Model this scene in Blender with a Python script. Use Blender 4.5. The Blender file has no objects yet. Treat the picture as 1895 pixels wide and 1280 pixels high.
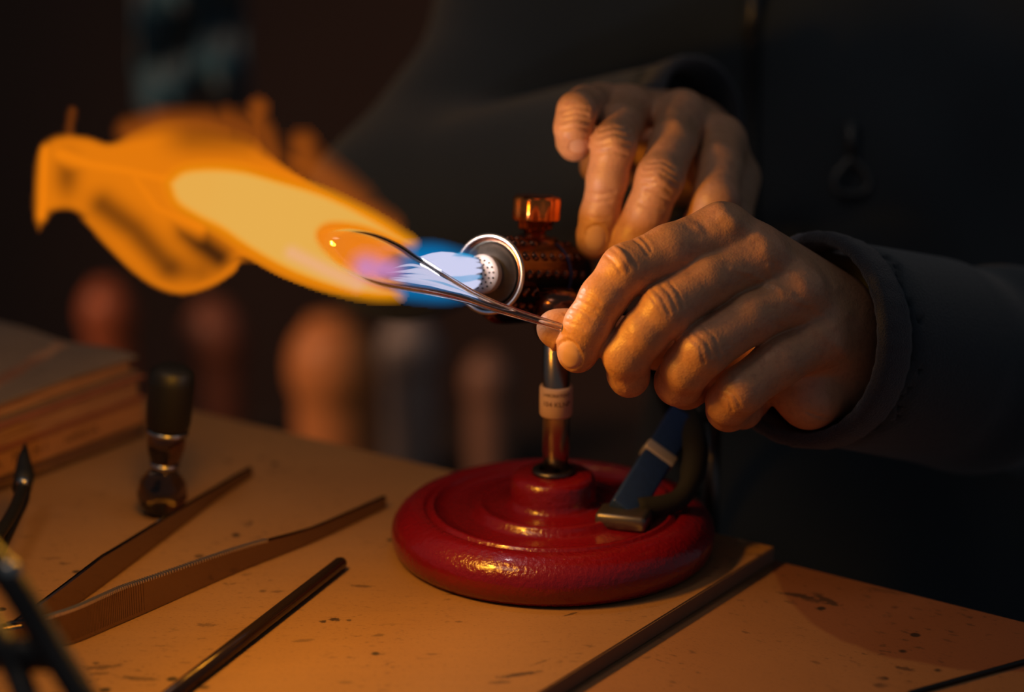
import bpy, bmesh, math, random
import numpy as np
from mathutils import Vector, Matrix
random.seed(7); rng = np.random.default_rng(7)
SC = bpy.context.scene; COL = SC.collection; R_ = math.radians

# ------------------------------------------------------------------ camera
LENS, PITCH, D0, FOCUS = 85.0, R_(17.0), 1.118, 1.040
FPX = LENS / 36.0 * 1895.0
RT = Vector((1, 0, 0)); UP = Vector((0, math.sin(PITCH), math.cos(PITCH))); FW = Vector((0, math.cos(PITCH), -math.sin(PITCH)))
CAM = -(RT * ((1023 - 947.5) / FPX * D0) - UP * ((1012 - 640) / FPX * D0) + FW * D0)
cd = bpy.data.cameras.new('camera'); cam = bpy.data.objects.new('camera', cd); COL.objects.link(cam)
cam.location = CAM; cam.rotation_euler = (math.pi / 2 - PITCH, 0, 0)
cd.lens = LENS; cd.sensor_width = 36; cd.clip_start = 0.01; cd.clip_end = 50
cd.dof.use_dof = True; cd.dof.focus_distance = FOCUS; cd.dof.aperture_fstop = 3.2
SC.camera = cam
# measured points of the place: P = a point seen at (px, py) standing `d` metres away, G = one lying on height z
def P(px, py, d): return CAM + RT * ((px - 947.5) / FPX * d) - UP * ((py - 640) / FPX * d) + FW * d
def G(px, py, z=0.0):
    v = P(px, py, 1.0) - CAM
    return CAM + v * ((z - CAM.z) / v.z)
def F2W(v): return CAM + RT * v[0] - UP * v[1] + FW * v[2]      # right / down / away -> world

# ------------------------------------------------------------------ world, lights, exposure
w = bpy.data.worlds.new('world'); SC.world = w; w.use_nodes = True
w.node_tree.nodes['Background'].inputs[0].default_value = (0.72, 0.85, 1.0, 1)
w.node_tree.nodes['Background'].inputs[1].default_value = 0.065
SC.view_settings.view_transform = 'Standard'; SC.view_settings.look = 'None'
SC.view_settings.exposure = 0.0; SC.view_settings.gamma = 1.0; SC.view_settings.use_curve_mapping = False
SC.cycles.use_denoising = True
SC.cycles.max_bounces = 12; SC.cycles.transparent_max_bounces = 16; SC.cycles.transmission_bounces = 12
SC.cycles.sample_clamp_indirect = 4.0
SC.cycles.caustics_reflective = False; SC.cycles.caustics_refractive = False
def light(kind, name, loc, power, color, size, target=None, sizey=None):
    l = bpy.data.lights.new(name, kind); l.energy = power; l.color = color
    if kind == 'AREA':
        l.size = size
        if sizey: l.shape = 'RECTANGLE'; l.size_y = sizey
    else: l.shadow_soft_size = size
    o = bpy.data.objects.new(name, l); COL.objects.link(o); o.location = loc
    if target is not None: o.rotation_euler = (Vector(target) - Vector(loc)).to_track_quat('-Z', 'Y').to_euler()
    return o
FL = lambda px: 1.078 - max(0, 900 - px) * 0.00022       # distance of the flame along its length
ORG = (1.0, 0.43, 0.03)
light('POINT', 'flame_light', P(400, 360, FL(400)), 1.75, ORG, 0.020)
light('POINT', 'flame_light', P(505, 400, FL(505)), 1.8, ORG, 0.010)
light('POINT', 'flame_light', P(240, 350, FL(240)), 0.5, ORG, 0.022)
light('POINT', 'jet_light', P(814, 466, FL(815)), 0.21, (0.95, 0.85, 0.85), 0.005)
light('AREA', 'overhead_fill', (-0.42, -0.30, 0.98), 0.72, (1.0, 0.74, 0.55), 0.22, (0.02, 0, 0.08))  # unseen soft fill added above left, for board and hands
rl = light('AREA', 'rear_fill', (-1.15, 0.55, 0.45), 1.25, (1.0, 0.50, 0.26), 0.4, (-0.12, 1.35, -0.28)); rl.data.spread = R_(70)  # added warm fill out of view, brightens the jars behind the bench

# ------------------------------------------------------------------ materials
def mat(name, color=(.5, .5, .5), rough=.5, metal=0.0, **kw):
    m = bpy.data.materials.new(name); m.use_nodes = True
    b = m.node_tree.nodes['Principled BSDF']
    b.inputs['Base Color'].default_value = (*color, 1); b.inputs['Roughness'].default_value = rough; b.inputs['Metallic'].default_value = metal
    for k, v in kw.items(): b.inputs[k.replace('_', ' ')].default_value = v
    return m
class N:
    def __init__(s, m): s.t = m.node_tree; s.b = s.t.nodes.get('Principled BSDF')
    def n(s, typ, **kw):
        x = s.t.nodes.new(typ)
        for k, v in kw.items():
            if k.startswith('i_'):
                k = k[2:]; k = int(k) if k.isdigit() else k.replace('_', ' ')
                x.inputs[k].default_value = v
            else: setattr(x, k, v)
        return x
    def l(s, a, b): s.t.links.new(a, b)
    def coords(s, scale=(1, 1, 1), rot=(0, 0, 0), kind='Object'):
        tc = s.n('ShaderNodeTexCoord'); mp = s.n('ShaderNodeMapping'); s.l(tc.outputs[kind], mp.inputs[0])
        mp.inputs['Scale'].default_value = scale; mp.inputs['Rotation'].default_value = rot; return mp.outputs[0]
    def noise(s, co, scale, detail=4, rough=.55, dist=0):
        x = s.n('ShaderNodeTexNoise'); s.l(co, x.inputs['Vector']); x.inputs['Scale'].default_value = scale
        x.inputs['Detail'].default_value = detail; x.inputs['Roughness'].default_value = rough; x.inputs['Distortion'].default_value = dist
        return x.outputs['Fac']
    def ramp(s, fac, stops):
        x = s.n('ShaderNodeValToRGB'); s.l(fac, x.inputs[0]); e = x.color_ramp.elements
        while len(e) < len(stops): e.new(.5)
        for i, (p, c) in enumerate(stops): e[i].position = p; e[i].color = (*c, 1) if len(c) == 3 else c
        return x.outputs[0]
    def mix(s, fac, a, b, blend='MIX'):
        x = s.n('ShaderNodeMix'); x.data_type = 'RGBA'; x.blend_type = blend
        for v, i in ((fac, 0), (a, 6), (b, 7)):
            if hasattr(v, 'is_output'): s.l(v, x.inputs[i])
            else: x.inputs[i].default_value = v if i == 0 else (*v, 1)
        return x.outputs[2]
    def math(s, op, a, b=0.0):
        x = s.n('ShaderNodeMath'); x.operation = op
        for v, i in ((a, 0), (b, 1)):
            if hasattr(v, 'is_output'): s.l(v, x.inputs[i])
            else: x.inputs[i].default_value = v
        return x.outputs[0]
    def bump(s, h, strength, dist):
        x = s.n('ShaderNodeBump'); s.l(h, x.inputs['Height']); x.inputs['Strength'].default_value = strength; x.inputs['Distance'].default_value = dist
        s.l(x.outputs[0], s.b.inputs['Normal']); return x

MARKM = {}
def wood(name, base, dark, scale=1.0, spots=True, stain=False, rough=.62):
    m = mat(name, base, rough); n = N(m); MARKM[name] = (m, dark); co = n.coords((3, 40, 40)); c0 = n.coords()
    g = n.noise(co, 5 * scale, 6, .6, .6); big = n.noise(c0, 9, 3)
    c = n.mix(n.math('MULTIPLY', n.ramp(g, [(.35, (0, 0, 0)), (.72, (1, 1, 1))]), .22), base, tuple(x * .68 for x in base))
    c = n.mix(n.ramp(big, [(.4, (0, 0, 0)), (.62, (.45, .45, .45))]), c, tuple(base[i] * (.78, .72, .68)[i] for i in range(3)))
    if stain:   # old reddish varnish patch along the far edge
        sp = n.n('ShaderNodeSeparateXYZ'); n.l(c0, sp.inputs[0])
        u = n.math('SUBTRACT', sp.outputs[0], .085); q = n.math('MULTIPLY', n.math('MULTIPLY', u, u), 7.0)
        lim = n.math('SUBTRACT', .068, q); v = n.math('MULTIPLY', sp.outputs[1], -1.0)
        wob = n.math('MULTIPLY', n.math('SUBTRACT', n.noise(c0, 28, 2), .5), .012)
        d = n.math('SUBTRACT', n.math('ADD', v, wob), lim)
        mr = n.n('ShaderNodeMapRange', i_From_Min=-.0015, i_From_Max=.0015, i_To_Min=.75, i_To_Max=0.); n.l(d, mr.inputs[0])
        c = n.mix(mr.outputs[0], c, (.22, .072, .033))
    if spots:
        sm = n.noise(n.coords((1, 2.2, 1)), 120, 3, .6); rg = n.noise(c0, 16, 2)
        f = n.math('MULTIPLY', n.ramp(sm, [(.60, (0, 0, 0)), (.66, (1, 1, 1))]), n.ramp(rg, [(.44, (0, 0, 0)), (.6, (1, 1, 1))]))
        c = n.mix(n.math('MULTIPLY', f, .75), c, dark)
        vo = n.n('ShaderNodeTexVoronoi'); n.l(c0, vo.inputs['Vector']); vo.inputs['Scale'].default_value = 52
        f2 = n.math('MULTIPLY', n.ramp(vo.outputs['Distance'], [(.09, (1, 1, 1)), (.14, (0, 0, 0))]), n.ramp(rg, [(.5, (0, 0, 0)), (.55, (1, 1, 1))]))
        c = n.mix(n.math('MULTIPLY', f2, .9), c, (.015, .012, .01))
        fl = n.noise(n.coords((1, 3.5, 1)), 420, 3, .6)
        c = n.mix(n.math('MULTIPLY', n.ramp(fl, [(.58, (0, 0, 0)), (.68, (1, 1, 1))]), .5), c, dark)
    n.l(c, n.b.inputs['Base Color']); n.bump(g, .12, .0004); return m

M = {}
M['board'] = wood('board_wood', (.40, .215, .088), (.09, .045, .025))
M['edge'] = wood('board_edge', (.20, .12, .075), (.05, .03, .02), spots=False)
M['table'] = wood('table_wood', (.38, .185, .078), (.09, .045, .025), stain=True)
M['wall'] = mat('wall_paint', (.11, .075, .06), .9); n = N(M['wall']); c0 = n.coords()
n.l(n.mix(n.noise(c0, 1.6, 3), (.07, .045, .036), (.15, .085, .06)), n.b.inputs['Base Color'])
M['floor'] = mat('floor_boards', (.05, .035, .03), .7); n = N(M['floor']); n.l(n.mix(n.noise(n.coords((1, 8, 1)), 3), (.035, .025, .02), (.07, .05, .04)), n.b.inputs['Base Color'])
M['red'] = mat('red_enamel', (.42, .004, .012), .27, 0, Coat_Weight=.5, Coat_Roughness=.10); n = N(M['red']); c0 = n.coords()
ns = n.noise(c0, 420, 2); chip = n.ramp(n.noise(c0, 150, 3, .7), [(.73, (0, 0, 0)), (.76, (1, 1, 1))])
n.l(n.mix(n.math('MULTIPLY', chip, .6), n.mix(n.noise(c0, 30), (.18, .003, .008), (.25, .004, .011)), (.5, .18, .1)), n.b.inputs['Base Color']); n.bump(ns, .8, .0007)
M['steel'] = mat('polished_steel', (.5, .47, .44), .22, 1)
M['dsteel'] = mat('dark_steel', (.16, .14, .13), .35, 1)
M['brush'] = mat('brushed_post', (.42, .33, .27), .26, 1)
M['rim'] = mat('rim_steel', (.72, .66, .6), .3, 1)
M['groove'] = mat('groove_metal', (.10, .10, .09), .4, .8)
M['plate'] = mat('oxidised_plate', (.16, .135, .12), .5, .7); n = N(M['plate']); n.l(n.mix(n.noise(n.coords(), 260), (.05, .045, .04), (.095, .08, .07)), n.b.inputs['Base Color'])
M['nozzle'] = mat('nozzle_ceramic_grey', (.33, .28, .26), .5, .2)
M['hole'] = mat('soot_black', (.012, .01, .01), .6)
M['copper'] = mat('tarnished_copper', (.34, .12, .07), .24, 1); n = N(M['copper']); n.l(n.mix(n.noise(n.coords(), 140), (.11, .055, .04), (.26, .11, .07)), n.b.inputs['Base Color'])
M['knob'] = mat('anodised_orange_copper', (.85, .23, .05), .22, 1)
M['brass'] = mat('aged_brass', (.62, .45, .2), .35, 1)
M['bluegrip'] = mat('blue_paint', (.012, .04, .16), .5); n = N(M['bluegrip']); ns = n.noise(n.coords(), 500)
n.l(n.mix(ns, (.007, .028, .12), (.02, .06, .24)), n.b.inputs['Base Color']); n.bump(ns, .3, .0004)
M['worn'] = mat('worn_steel', (.20, .18, .17), .4, .9)
M['blackp'] = mat('black_plastic', (.008, .008, .009), .5)
M['sticker'] = mat('paper_sticker', (.62, .42, .33), .6)
M['ink'] = mat('print_ink', (.13, .055, .04), .7)
def fabric(name, a, b, s=900, bump=.6):
    m = mat(name, a, .95, 0, Sheen_Weight=.25, Sheen_Roughness=.5); n = N(m); f = n.noise(n.coords(), s, 2)
    n.l(n.mix(f, a, b), n.b.inputs['Base Color']); n.bump(f, bump, .0008); return m
M['jacket'] = fabric('navy_fleece', (.016, .024, .032), (.032, .044, .058))
M['cuff'] = fabric('heather_cuff', (.010, .012, .018), (.05, .052, .07), 1400, 1.0)
M['zip'] = mat('zip_metal', (.10, .10, .10), .4, .6)
M['bluecloth'] = fabric('blue_cloth', (.005, .055, .10), (.007, .09, .16), 60, .2)
# skin
def skin():
    m = mat('skin', (.5, .27, .17), .42, 0, Subsurface_Weight=.12, Subsurface_Scale=.0025)
    n = N(m); c0 = n.coords()
    n.b.inputs['Subsurface Radius'].default_value = (1.0, .35, .2)
    f1 = n.noise(c0, 55, 4, .6); f2 = n.noise(c0, 260, 3, .6)
    c = n.mix(n.ramp(f1, [(.35, (0, 0, 0)), (.65, (1, 1, 1))]), (.54, .285, .155), (.60, .305, .18))
    c = n.mix(n.math('MULTIPLY', n.ramp(f2, [(.5, (0, 0, 0)), (.7, (1, 1, 1))]), .4), c, (.36, .16, .10))
    n.l(c, n.b.inputs['Base Color'])
    v = n.n('ShaderNodeTexVoronoi'); n.l(c0, v.inputs['Vector']); v.inputs['Scale'].default_value = 900
    h = n.math('ADD', n.math('MULTIPLY', v.outputs['Distance'], .35), n.math('ADD', n.noise(c0, 420, 4, .65), n.math('MULTIPLY', n.noise(c0, 140, 2), .5)))
    n.bump(h, .40, .0006)
    n.l(n.math('ADD', n.math('MULTIPLY', f2, .25), .30), n.b.inputs['Roughness']); return m
M['skin'] = skin()
M['nail'] = mat('nail', (.66, .40, .30), .28, 0, Coat_Weight=.3)
def glass(name, col=(1, 1, 1), rough=0.0):
    m = mat(name, col, rough); b = m.node_tree.nodes['Principled BSDF']
    b.inputs['Transmission Weight'].default_value = 1; b.inputs['IOR'].default_value = 1.47; return m
M['glass'] = glass('clear_glass'); M['bglass'] = glass('smoky_glass', (.25, .17, .13), .05)

def fire(name, color, sigma):
    m = bpy.data.materials.new(name); m.use_nodes = True; t = m.node_tree
    for x in list(t.nodes):
        if x.type != 'OUTPUT_MATERIAL': t.nodes.remove(x)
    out = [x for x in t.nodes if x.type == 'OUTPUT_MATERIAL'][0]
    a = t.nodes.new('ShaderNodeVolumeAbsorption'); a.inputs[0].default_value = (0, 0, 0, 1); a.inputs[1].default_value = sigma
    e = t.nodes.new('ShaderNodeEmission'); e.inputs[0].default_value = (*color, 1); e.inputs[1].default_value = sigma
    s = t.nodes.new('ShaderNodeAddShader'); t.links.new(a.outputs[0], s.inputs[0]); t.links.new(e.outputs[0], s.inputs[1])
    t.links.new(s.outputs[0], out.inputs['Volume']); return m

# ------------------------------------------------------------------ mesh helpers
def tag(o, label=None, cat=None, group=None, kind=None):
    for k, v in (('label', label), ('category', cat), ('group', group), ('kind', kind)):
        if v: o[k] = v
    return o
def link(name, me, mats, parent=None, smooth=True, M4=None):
    o = bpy.data.objects.new(name, me); COL.objects.link(o)
    for m in (mats if isinstance(mats, (list, tuple)) else [mats]):
        if m is not None: me.materials.append(m)
    if smooth: me.polygons.foreach_set('use_smooth', [True] * len(me.polygons))
    if parent is not None:
        o.parent = parent; bpy.context.view_layer.update(); o.matrix_parent_inverse = parent.matrix_world.inverted()
    if M4 is not None: o.matrix_world = M4
    return o
def pyd(name, v, f, mats, parent=None, smooth=True, M4=None):
    me = bpy.data.meshes.new(name); me.from_pydata([tuple(x) for x in v], [], [tuple(x) for x in f]); me.update()
    bm = bmesh.new(); bm.from_mesh(me); bmesh.ops.recalc_face_normals(bm, faces=bm.faces); bm.to_mesh(me); bm.free()
    return link(name, me, mats, parent, smooth, M4)
def bmo(name, bm, mats, parent=None, smooth=True, M4=None):
    me = bpy.data.meshes.new(name); bm.to_mesh(me); bm.free(); return link(name, me, mats, parent, smooth, M4)
def empty(name, loc, label, cat, group=None, rot=(0, 0, 0)):
    o = bpy.data.objects.new(name, None); COL.objects.link(o); o.location = loc; o.rotation_euler = rot; o.empty_display_size = .02
    bpy.context.view_layer.update(); return tag(o, label, cat, group)
def basis(x, y, z, o):
    m = Matrix((x, y, z)).transposed().to_4x4(); m.translation = o; return m
def axisM(o, d, up=Vector((0, 0, 1))):     # local z along d
    d = Vector(d).normalized(); x = up.cross(d)
    if x.length < 1e-4: x = Vector((1, 0, 0)).cross(d)
    x.normalize(); return basis(x, d.cross(x), d, Vector(o))
def box(bm, sx, sy, sz, c=(0, 0, 0), bev=0, M4=None):
    r = bmesh.ops.create_cube(bm, size=1); vs = r['verts']
    bmesh.ops.scale(bm, vec=(sx, sy, sz), verts=vs); bmesh.ops.translate(bm, vec=c, verts=vs)
    if bev:
        es = list({e for v in vs for e in v.link_edges}); rr = bmesh.ops.bevel(bm, geom=es, offset=bev, segments=2, affect='EDGES', profile=.6)
        vs = list({v for f in rr['faces'] for v in f.verts} | {v for v in vs if v.is_valid})
    if M4 is not None: bmesh.ops.transform(bm, matrix=M4, verts=vs)
    return vs
def lathe(prof, seg=64, lob=None):
    bm = bmesh.new(); rings = []
    for r, z in prof:
        if r < 1e-6: rings.append([bm.verts.new((0, 0, z))]); continue
        rings.append([bm.verts.new(((r * (lob(2 * math.pi * k / seg) if lob else 1)) * math.cos(2 * math.pi * k / seg), (r * (lob(2 * math.pi * k / seg) if lob else 1)) * math.sin(2 * math.pi * k / seg), z)) for k in range(seg)])
    for a, b in zip(rings, rings[1:]):
        for k in range(seg):
            k2 = (k + 1) % seg
            if len(a) == 1 and len(b) == 1: continue
            if len(a) == 1: bm.faces.new((a[0], b[k], b[k2]))
            elif len(b) == 1: bm.faces.new((a[k], b[0], a[k2]))
            else: bm.faces.new((a[k], a[k2], b[k2], b[k]))
    bmesh.ops.recalc_face_normals(bm, faces=bm.faces); return bm
def tube(pts, rad, seg=16, closed_ends=True, flat=None):
    """sweep; rad per point; flat=(a,b) gives per-point section scale"""
    pts = [Vector(p) for p in pts]; bm = bmesh.new(); rings = []; n0 = None
    for i, p in enumerate(pts):
        t = (pts[min(i + 1, len(pts) - 1)] - pts[max(i - 1, 0)]).normalized()
        if n0 is None: n0 = t.orthogonal().normalized() if abs(t.z) > .95 else Vector((0, 0, 1)).cross(t).normalized()
        n0 = (n0 - t * n0.dot(t)).normalized(); b = t.cross(n0)
        r = rad[i] if hasattr(rad, '__len__') else rad; fa, fb = (flat if flat else (1, 1))
        rings.append([bm.verts.new(p + n0 * (r * fa * math.cos(2 * math.pi * k / seg)) + b * (r * fb * math.sin(2 * math.pi * k / seg))) for k in range(seg)])
    for a, b in zip(rings, rings[1:]):
        for k in range(seg): bm.faces.new((a[k], a[(k + 1) % seg], b[(k + 1) % seg], b[k]))
    if closed_ends: bm.faces.new(rings[0][::-1]); bm.faces.new(rings[-1])
    bmesh.ops.recalc_face_normals(bm, faces=bm.faces); return bm
def spline(pts, n):
    pts = np.array(pts, float); m = len(pts); out = []
    for t in np.linspace(0, m - 1, n):
        i = min(int(t), m - 2); u = t - i
        p0, p1, p2, p3 = pts[max(i - 1, 0)], pts[i], pts[i + 1], pts[min(i + 2, m - 1)]
        out.append(.5 * ((2 * p1) + (-p0 + p2) * u + (2 * p0 - 5 * p1 + 4 * p2 - p3) * u * u + (-p0 + 3 * p1 - 3 * p2 + p3) * u ** 3))
    return np.array(out)

# ------------------------------------------------------------------ signed distance bodies
class Field:
    """bodies in the right/down/away frame, millimetres"""
    def __init__(s, lo, hi, h):
        s.lo = np.array(lo, float); s.h = h; s.n = np.ceil((np.array(hi) - s.lo) / h).astype(int) + 1
        s.ax = [(s.lo[i] + h * np.arange(s.n[i])).astype(np.float32) for i in range(3)]
    def new(s): return np.full(s.n, 60.0, np.float32)
    def cone(s, acc, a, b, ra, rb, k=3.0, pad=14, sy=1.0, op='add'):
        a = np.array(a, float); b = np.array(b, float); m = max(ra, rb) + pad + k
        lo = np.minimum(a, b) - m; hi = np.maximum(a, b) + m
        i0 = np.clip(((lo - s.lo) / s.h).astype(int), 0, s.n - 1); i1 = np.clip(((hi - s.lo) / s.h).astype(int) + 1, 1, s.n)
        if (i1 <= i0).any(): return acc
        X = s.ax[0][i0[0]:i1[0], None, None]; Y = s.ax[1][None, i0[1]:i1[1], None]; Z = s.ax[2][None, None, i0[2]:i1[2]]
        ba = b - a; l2 = max(ba @ ba, 1e-6)
        px, py, pz = X - a[0], Y - a[1], Z - a[2]
        t = np.clip((px * ba[0] + py * ba[1] + pz * ba[2]) / l2, 0, 1)
        d = np.sqrt((px - t * ba[0]) ** 2 + (py - t * ba[1]) ** 2 + (pz - t * ba[2]) ** 2) - (ra + (rb - ra) * t)
        sl = tuple(slice(i0[i], i1[i]) for i in range(3)); o = acc[sl]
        if op == 'add': acc[sl] = smin(o, d, k)
        else: acc[sl] = -smin(-o, d, k)
        return acc
    def mesh(s, f):
        sg = f < 0; n = s.n
        c = np.zeros(n - 1, np.int8)
        for i in (0, 1):
            for j in (0, 1):
                for k in (0, 1): c += sg[i:n[0] - 1 + i, j:n[1] - 1 + j, k:n[2] - 1 + k]
        I = np.argwhere((c > 0) & (c < 8)); idx = np.full(n - 1, -1, np.int64); idx[tuple(I.T)] = np.arange(len(I))
        acc = np.zeros((len(I), 3)); cnt = np.zeros(len(I)); cor = [(i, j, k) for i in (0, 1) for j in (0, 1) for k in (0, 1)]
        vals = {q: f[tuple((I + q).T)] for q in cor}
        for q in cor:
            for a in range(3):
                if q[a] == 0:
                    r = list(q); r[a] = 1; r = tuple(r); v0, v1 = vals[q], vals[r]; mk = (v0 < 0) != (v1 < 0)
                    t = np.where(mk, v0 / np.where(mk, v0 - v1, 1), 0); p = np.tile(np.array(q, float), (len(I), 1)); p[:, a] += t
                    acc[mk] += p[mk]; cnt[mk] += 1
        V = s.lo + s.h * (I + acc / cnt[:, None]); Fs = []
        for a in range(3):
            b_, c_ = [(1, 2), (2, 0), (0, 1)][a]
            s0 = [slice(None)] * 3; s1 = [slice(None)] * 3; s0[a] = slice(0, -1); s1[a] = slice(1, None)
            E = np.argwhere(sg[tuple(s0)] != sg[tuple(s1)])
            E = E[(E[:, b_] > 0) & (E[:, c_] > 0) & (E[:, b_] < n[b_] - 1) & (E[:, c_] < n[c_] - 1)]
            inside = sg[tuple(E.T)]
            def ix(db, dc):
                q = E.copy(); q[:, b_] -= db; q[:, c_] -= dc; return idx[tuple(q.T)]
            Q = np.stack([ix(1, 1), ix(0, 1), ix(0, 0), ix(1, 0)], 1); Q[~inside] = Q[~inside][:, ::-1]; Fs.append(Q)
        Fq = np.concatenate(Fs); return V, Fq[(Fq >= 0).all(1)]
def smin(a, b, k):
    h = np.maximum(k - np.abs(a - b), 0) / k; return np.minimum(a, b) - h * h * k * .25
def vnormals(V, Fq):
    nrm = np.cross(V[Fq[:, 2]] - V[Fq[:, 0]], V[Fq[:, 3]] - V[Fq[:, 1]]); out = np.zeros_like(V)
    for k in range(4): np.add.at(out, Fq[:, k], nrm)
    return out / np.maximum(np.linalg.norm(out, axis=1), 1e-9)[:, None]
def J(px, py, dz):                          # frame millimetres
    d = 1040.0 + dz; return np.array(((px - 947.5) / FPX * d, (py - 640) / FPX * d, d))
def toworld(V):
    V = V / 1000.0; B = np.array([RT, -UP, FW]); return np.array(CAM) + V @ B
def pix(V): return V[:, 0] / V[:, 2] * FPX + 947.5, V[:, 1] / V[:, 2] * FPX + 640
def segd(x, y, pts):
    d = np.full(x.shape, 1e9); 
    for (ax, ay), (bx, by) in zip(pts, pts[1:]):
        vx, vy = bx - ax, by - ay; t = np.clip(((x - ax) * vx + (y - ay) * vy) / (vx * vx + vy * vy + 1e-9), 0, 1)
        d = np.minimum(d, np.hypot(x - ax - t * vx, y - ay - t * vy))
    return d
def sculpt(V, Fq, marks):
    """marks: (polyline in px, width px, amount mm): >0 raises, <0 presses in; only on the side turned to the viewer"""
    nr = vnormals(V, Fq); x, y = pix(V); vd = V / np.linalg.norm(V, axis=1)[:, None]
    face = np.clip(-(nr * vd).sum(1) * 2.0, 0, 1); off = np.zeros(len(V))
    for pts, wd, am in marks: off += am * np.exp(-(segd(x, y, pts) / wd) ** 2)
    return V + nr * (off * face)[:, None], face
def npmesh(name, V, Fq):
    me = bpy.data.meshes.new(name); me.vertices.add(len(V)); me.vertices.foreach_set('co', V.astype(np.float32).ravel())
    me.loops.add(Fq.size); me.loops.foreach_set('vertex_index', Fq.astype(np.int32).ravel())
    me.polygons.add(len(Fq)); me.polygons.foreach_set('loop_start', np.arange(0, Fq.size, 4, dtype=np.int32))
    me.update(calc_edges=True); me.validate(); return me

# ------------------------------------------------------------------ the setting
FLOOR = -0.85
bm = bmesh.new(); box(bm, 7, 4.6, .05, (0, .9, FLOOR - .025)); tag(bmo('floor', bm, M['floor'], smooth=False), kind='structure')
bm = bmesh.new(); box(bm, 7, .08, 3.2, (0, 2.3, FLOOR + 1.6)); tag(bmo('wall_back', bm, M['wall'], smooth=False), kind='structure')

# ------------------------------------------------------------------ workbench and board
TZ = -0.008
a, b = G(1465, 1043, TZ), G(1893, 1149, TZ); ux = (b - a).normalized(); uy = Vector((-ux.y, ux.x, 0))
TM = basis(ux, uy, Vector((0, 0, 1)), a)
table = empty('workbench', a + Vector((0, 0, FLOOR - TZ)), 'pale wooden workbench with reddish varnish stain along its far edge', 'workbench')
bm = bmesh.new(); box(bm, 1.75, .78, .026, (-.30, -.39, -.013), bev=.0012); bmo('tabletop', bm, M['table'], table, False, TM)
for sx in (-1.10, .50):
    for sy in (-.06, -.72):
        bm = bmesh.new(); box(bm, .06, .06, abs(FLOOR) + TZ - .026, (sx, sy, -(abs(FLOOR) + TZ + .026) / 2 ), bev=.003)
        bmo('leg', bm, M['edge'], table, False, TM)
A, B, Cc = G(370, 761), G(1434, 1011), G(1000, 1280)
ex = (A - B).normalized(); ey = Vector((0, 0, 1)).cross(ex); ey = ey if ey.dot(Cc - B) > 0 else -ey
L1, L2 = .78, (Cc - B).length * 1.75
sd = (Cc - B).normalized()
bm = bmesh.new(); tp = []
for z in (0, TZ + .0002):
    tp.append([bm.verts.new(B + Vector((0, 0, z))), bm.verts.new(B + ex * L1 + Vector((0, 0, z))), bm.verts.new(B + ex * L1 + sd * L2 + Vector((0, 0, z))), bm.verts.new(B + sd * L2 + Vector((0, 0, z)))])
bm.faces.new(tp[0]); bm.faces.new(tp[1][::-1])
for k in range(4): bm.faces.new((tp[0][k], tp[0][(k + 1) % 4], tp[1][(k + 1) % 4], tp[1][k]))
bmesh.ops.recalc_face_normals(bm, faces=bm.faces)
for f in bm.faces: f.material_index = 0 if abs(f.normal.z) > .9 else 1
bmesh.ops.bevel(bm, geom=list(bm.edges), offset=.0006, segments=2, affect='EDGES')
board = bmo('work_board', bm, [M['board'], M['edge']], smooth=False)
tag(board, 'flat pale plywood board with scorch specks lying under the red torch base', 'board')

def scorch(m, items, inv):
    """stains with a shape of their own: (centre, half length, half width, angle, strength)"""
    n = N(m); src = n.b.inputs['Base Color'].links[0].from_socket; tc = n.n('ShaderNodeTexCoord')
    nz_ = n.noise(tc.outputs['Object'], 330, 3, .7)
    for cpt, a_, b_, ang, st_ in items:
        p_ = inv @ cpt; mp = n.n('ShaderNodeMapping'); mp.vector_type = 'TEXTURE'; n.l(tc.outputs['Object'], mp.inputs[0])
        mp.inputs['Location'].default_value = p_; mp.inputs['Rotation'].default_value = (0, 0, ang); mp.inputs['Scale'].default_value = (a_, b_, .01)
        ln = n.n('ShaderNodeVectorMath'); ln.operation = 'LENGTH'; n.l(mp.outputs[0], ln.inputs[0])
        d = n.math('ADD', ln.outputs['Value'], n.math('MULTIPLY', n.math('SUBTRACT', nz_, .5), 2.6))
        mr = n.n('ShaderNodeMapRange', i_From_Min=.7, i_From_Max=1.25, i_To_Min=st_, i_To_Max=0.); n.l(d, mr.inputs[0])
        src = n.mix(mr.outputs[0], src, (.05, .026, .018))
    n.l(src, n.b.inputs['Base Color'])
scorch(M['board'], [(G(x, y), a_ * .001, b_ * .001, R_(an), st_) for x, y, a_, b_, an, st_ in ((960, 1248, 9, 1.6, 20, .8), (925, 1262, 4, 1.5, 10, .6), (1000, 1225, 5, .7, 40, .6), (597, 1150, 1.6, 1.4, 0, .95), (620, 1146, 2.2, 1.8, 0, .95), (646, 1147, 1.2, 1.2, 0, .8),
   (380, 1156, 4, 1.8, 0, .5), (670, 1084, 5, 1.6, -10, .6), (515, 1094, 2.5, 1.4, 0, .5), (560, 1185, 4, 1.5, 10, .45), (190, 1234, 7, 2.2, 10, .6), (255, 1255, 8, 2, -10, .55), (182, 1246, 4, 1.6, 0, .5), (640, 1262, 3, 1.2, 0, .5),
   (700, 1175, 3, 1.2, 20, .5), (800, 1210, 2.5, 1, 0, .5), (850, 1150, 2, 1, 0, .5), (145, 1090, 1.6, 4, 20, .5), (378, 1272, 2, 1.5, 0, .9), (1056, 1136, 4, .7, 35, .8), (520, 870, 6, 2, 0, .25), (610, 980, 3, 1.2, 0, .3))], Matrix())
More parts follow.
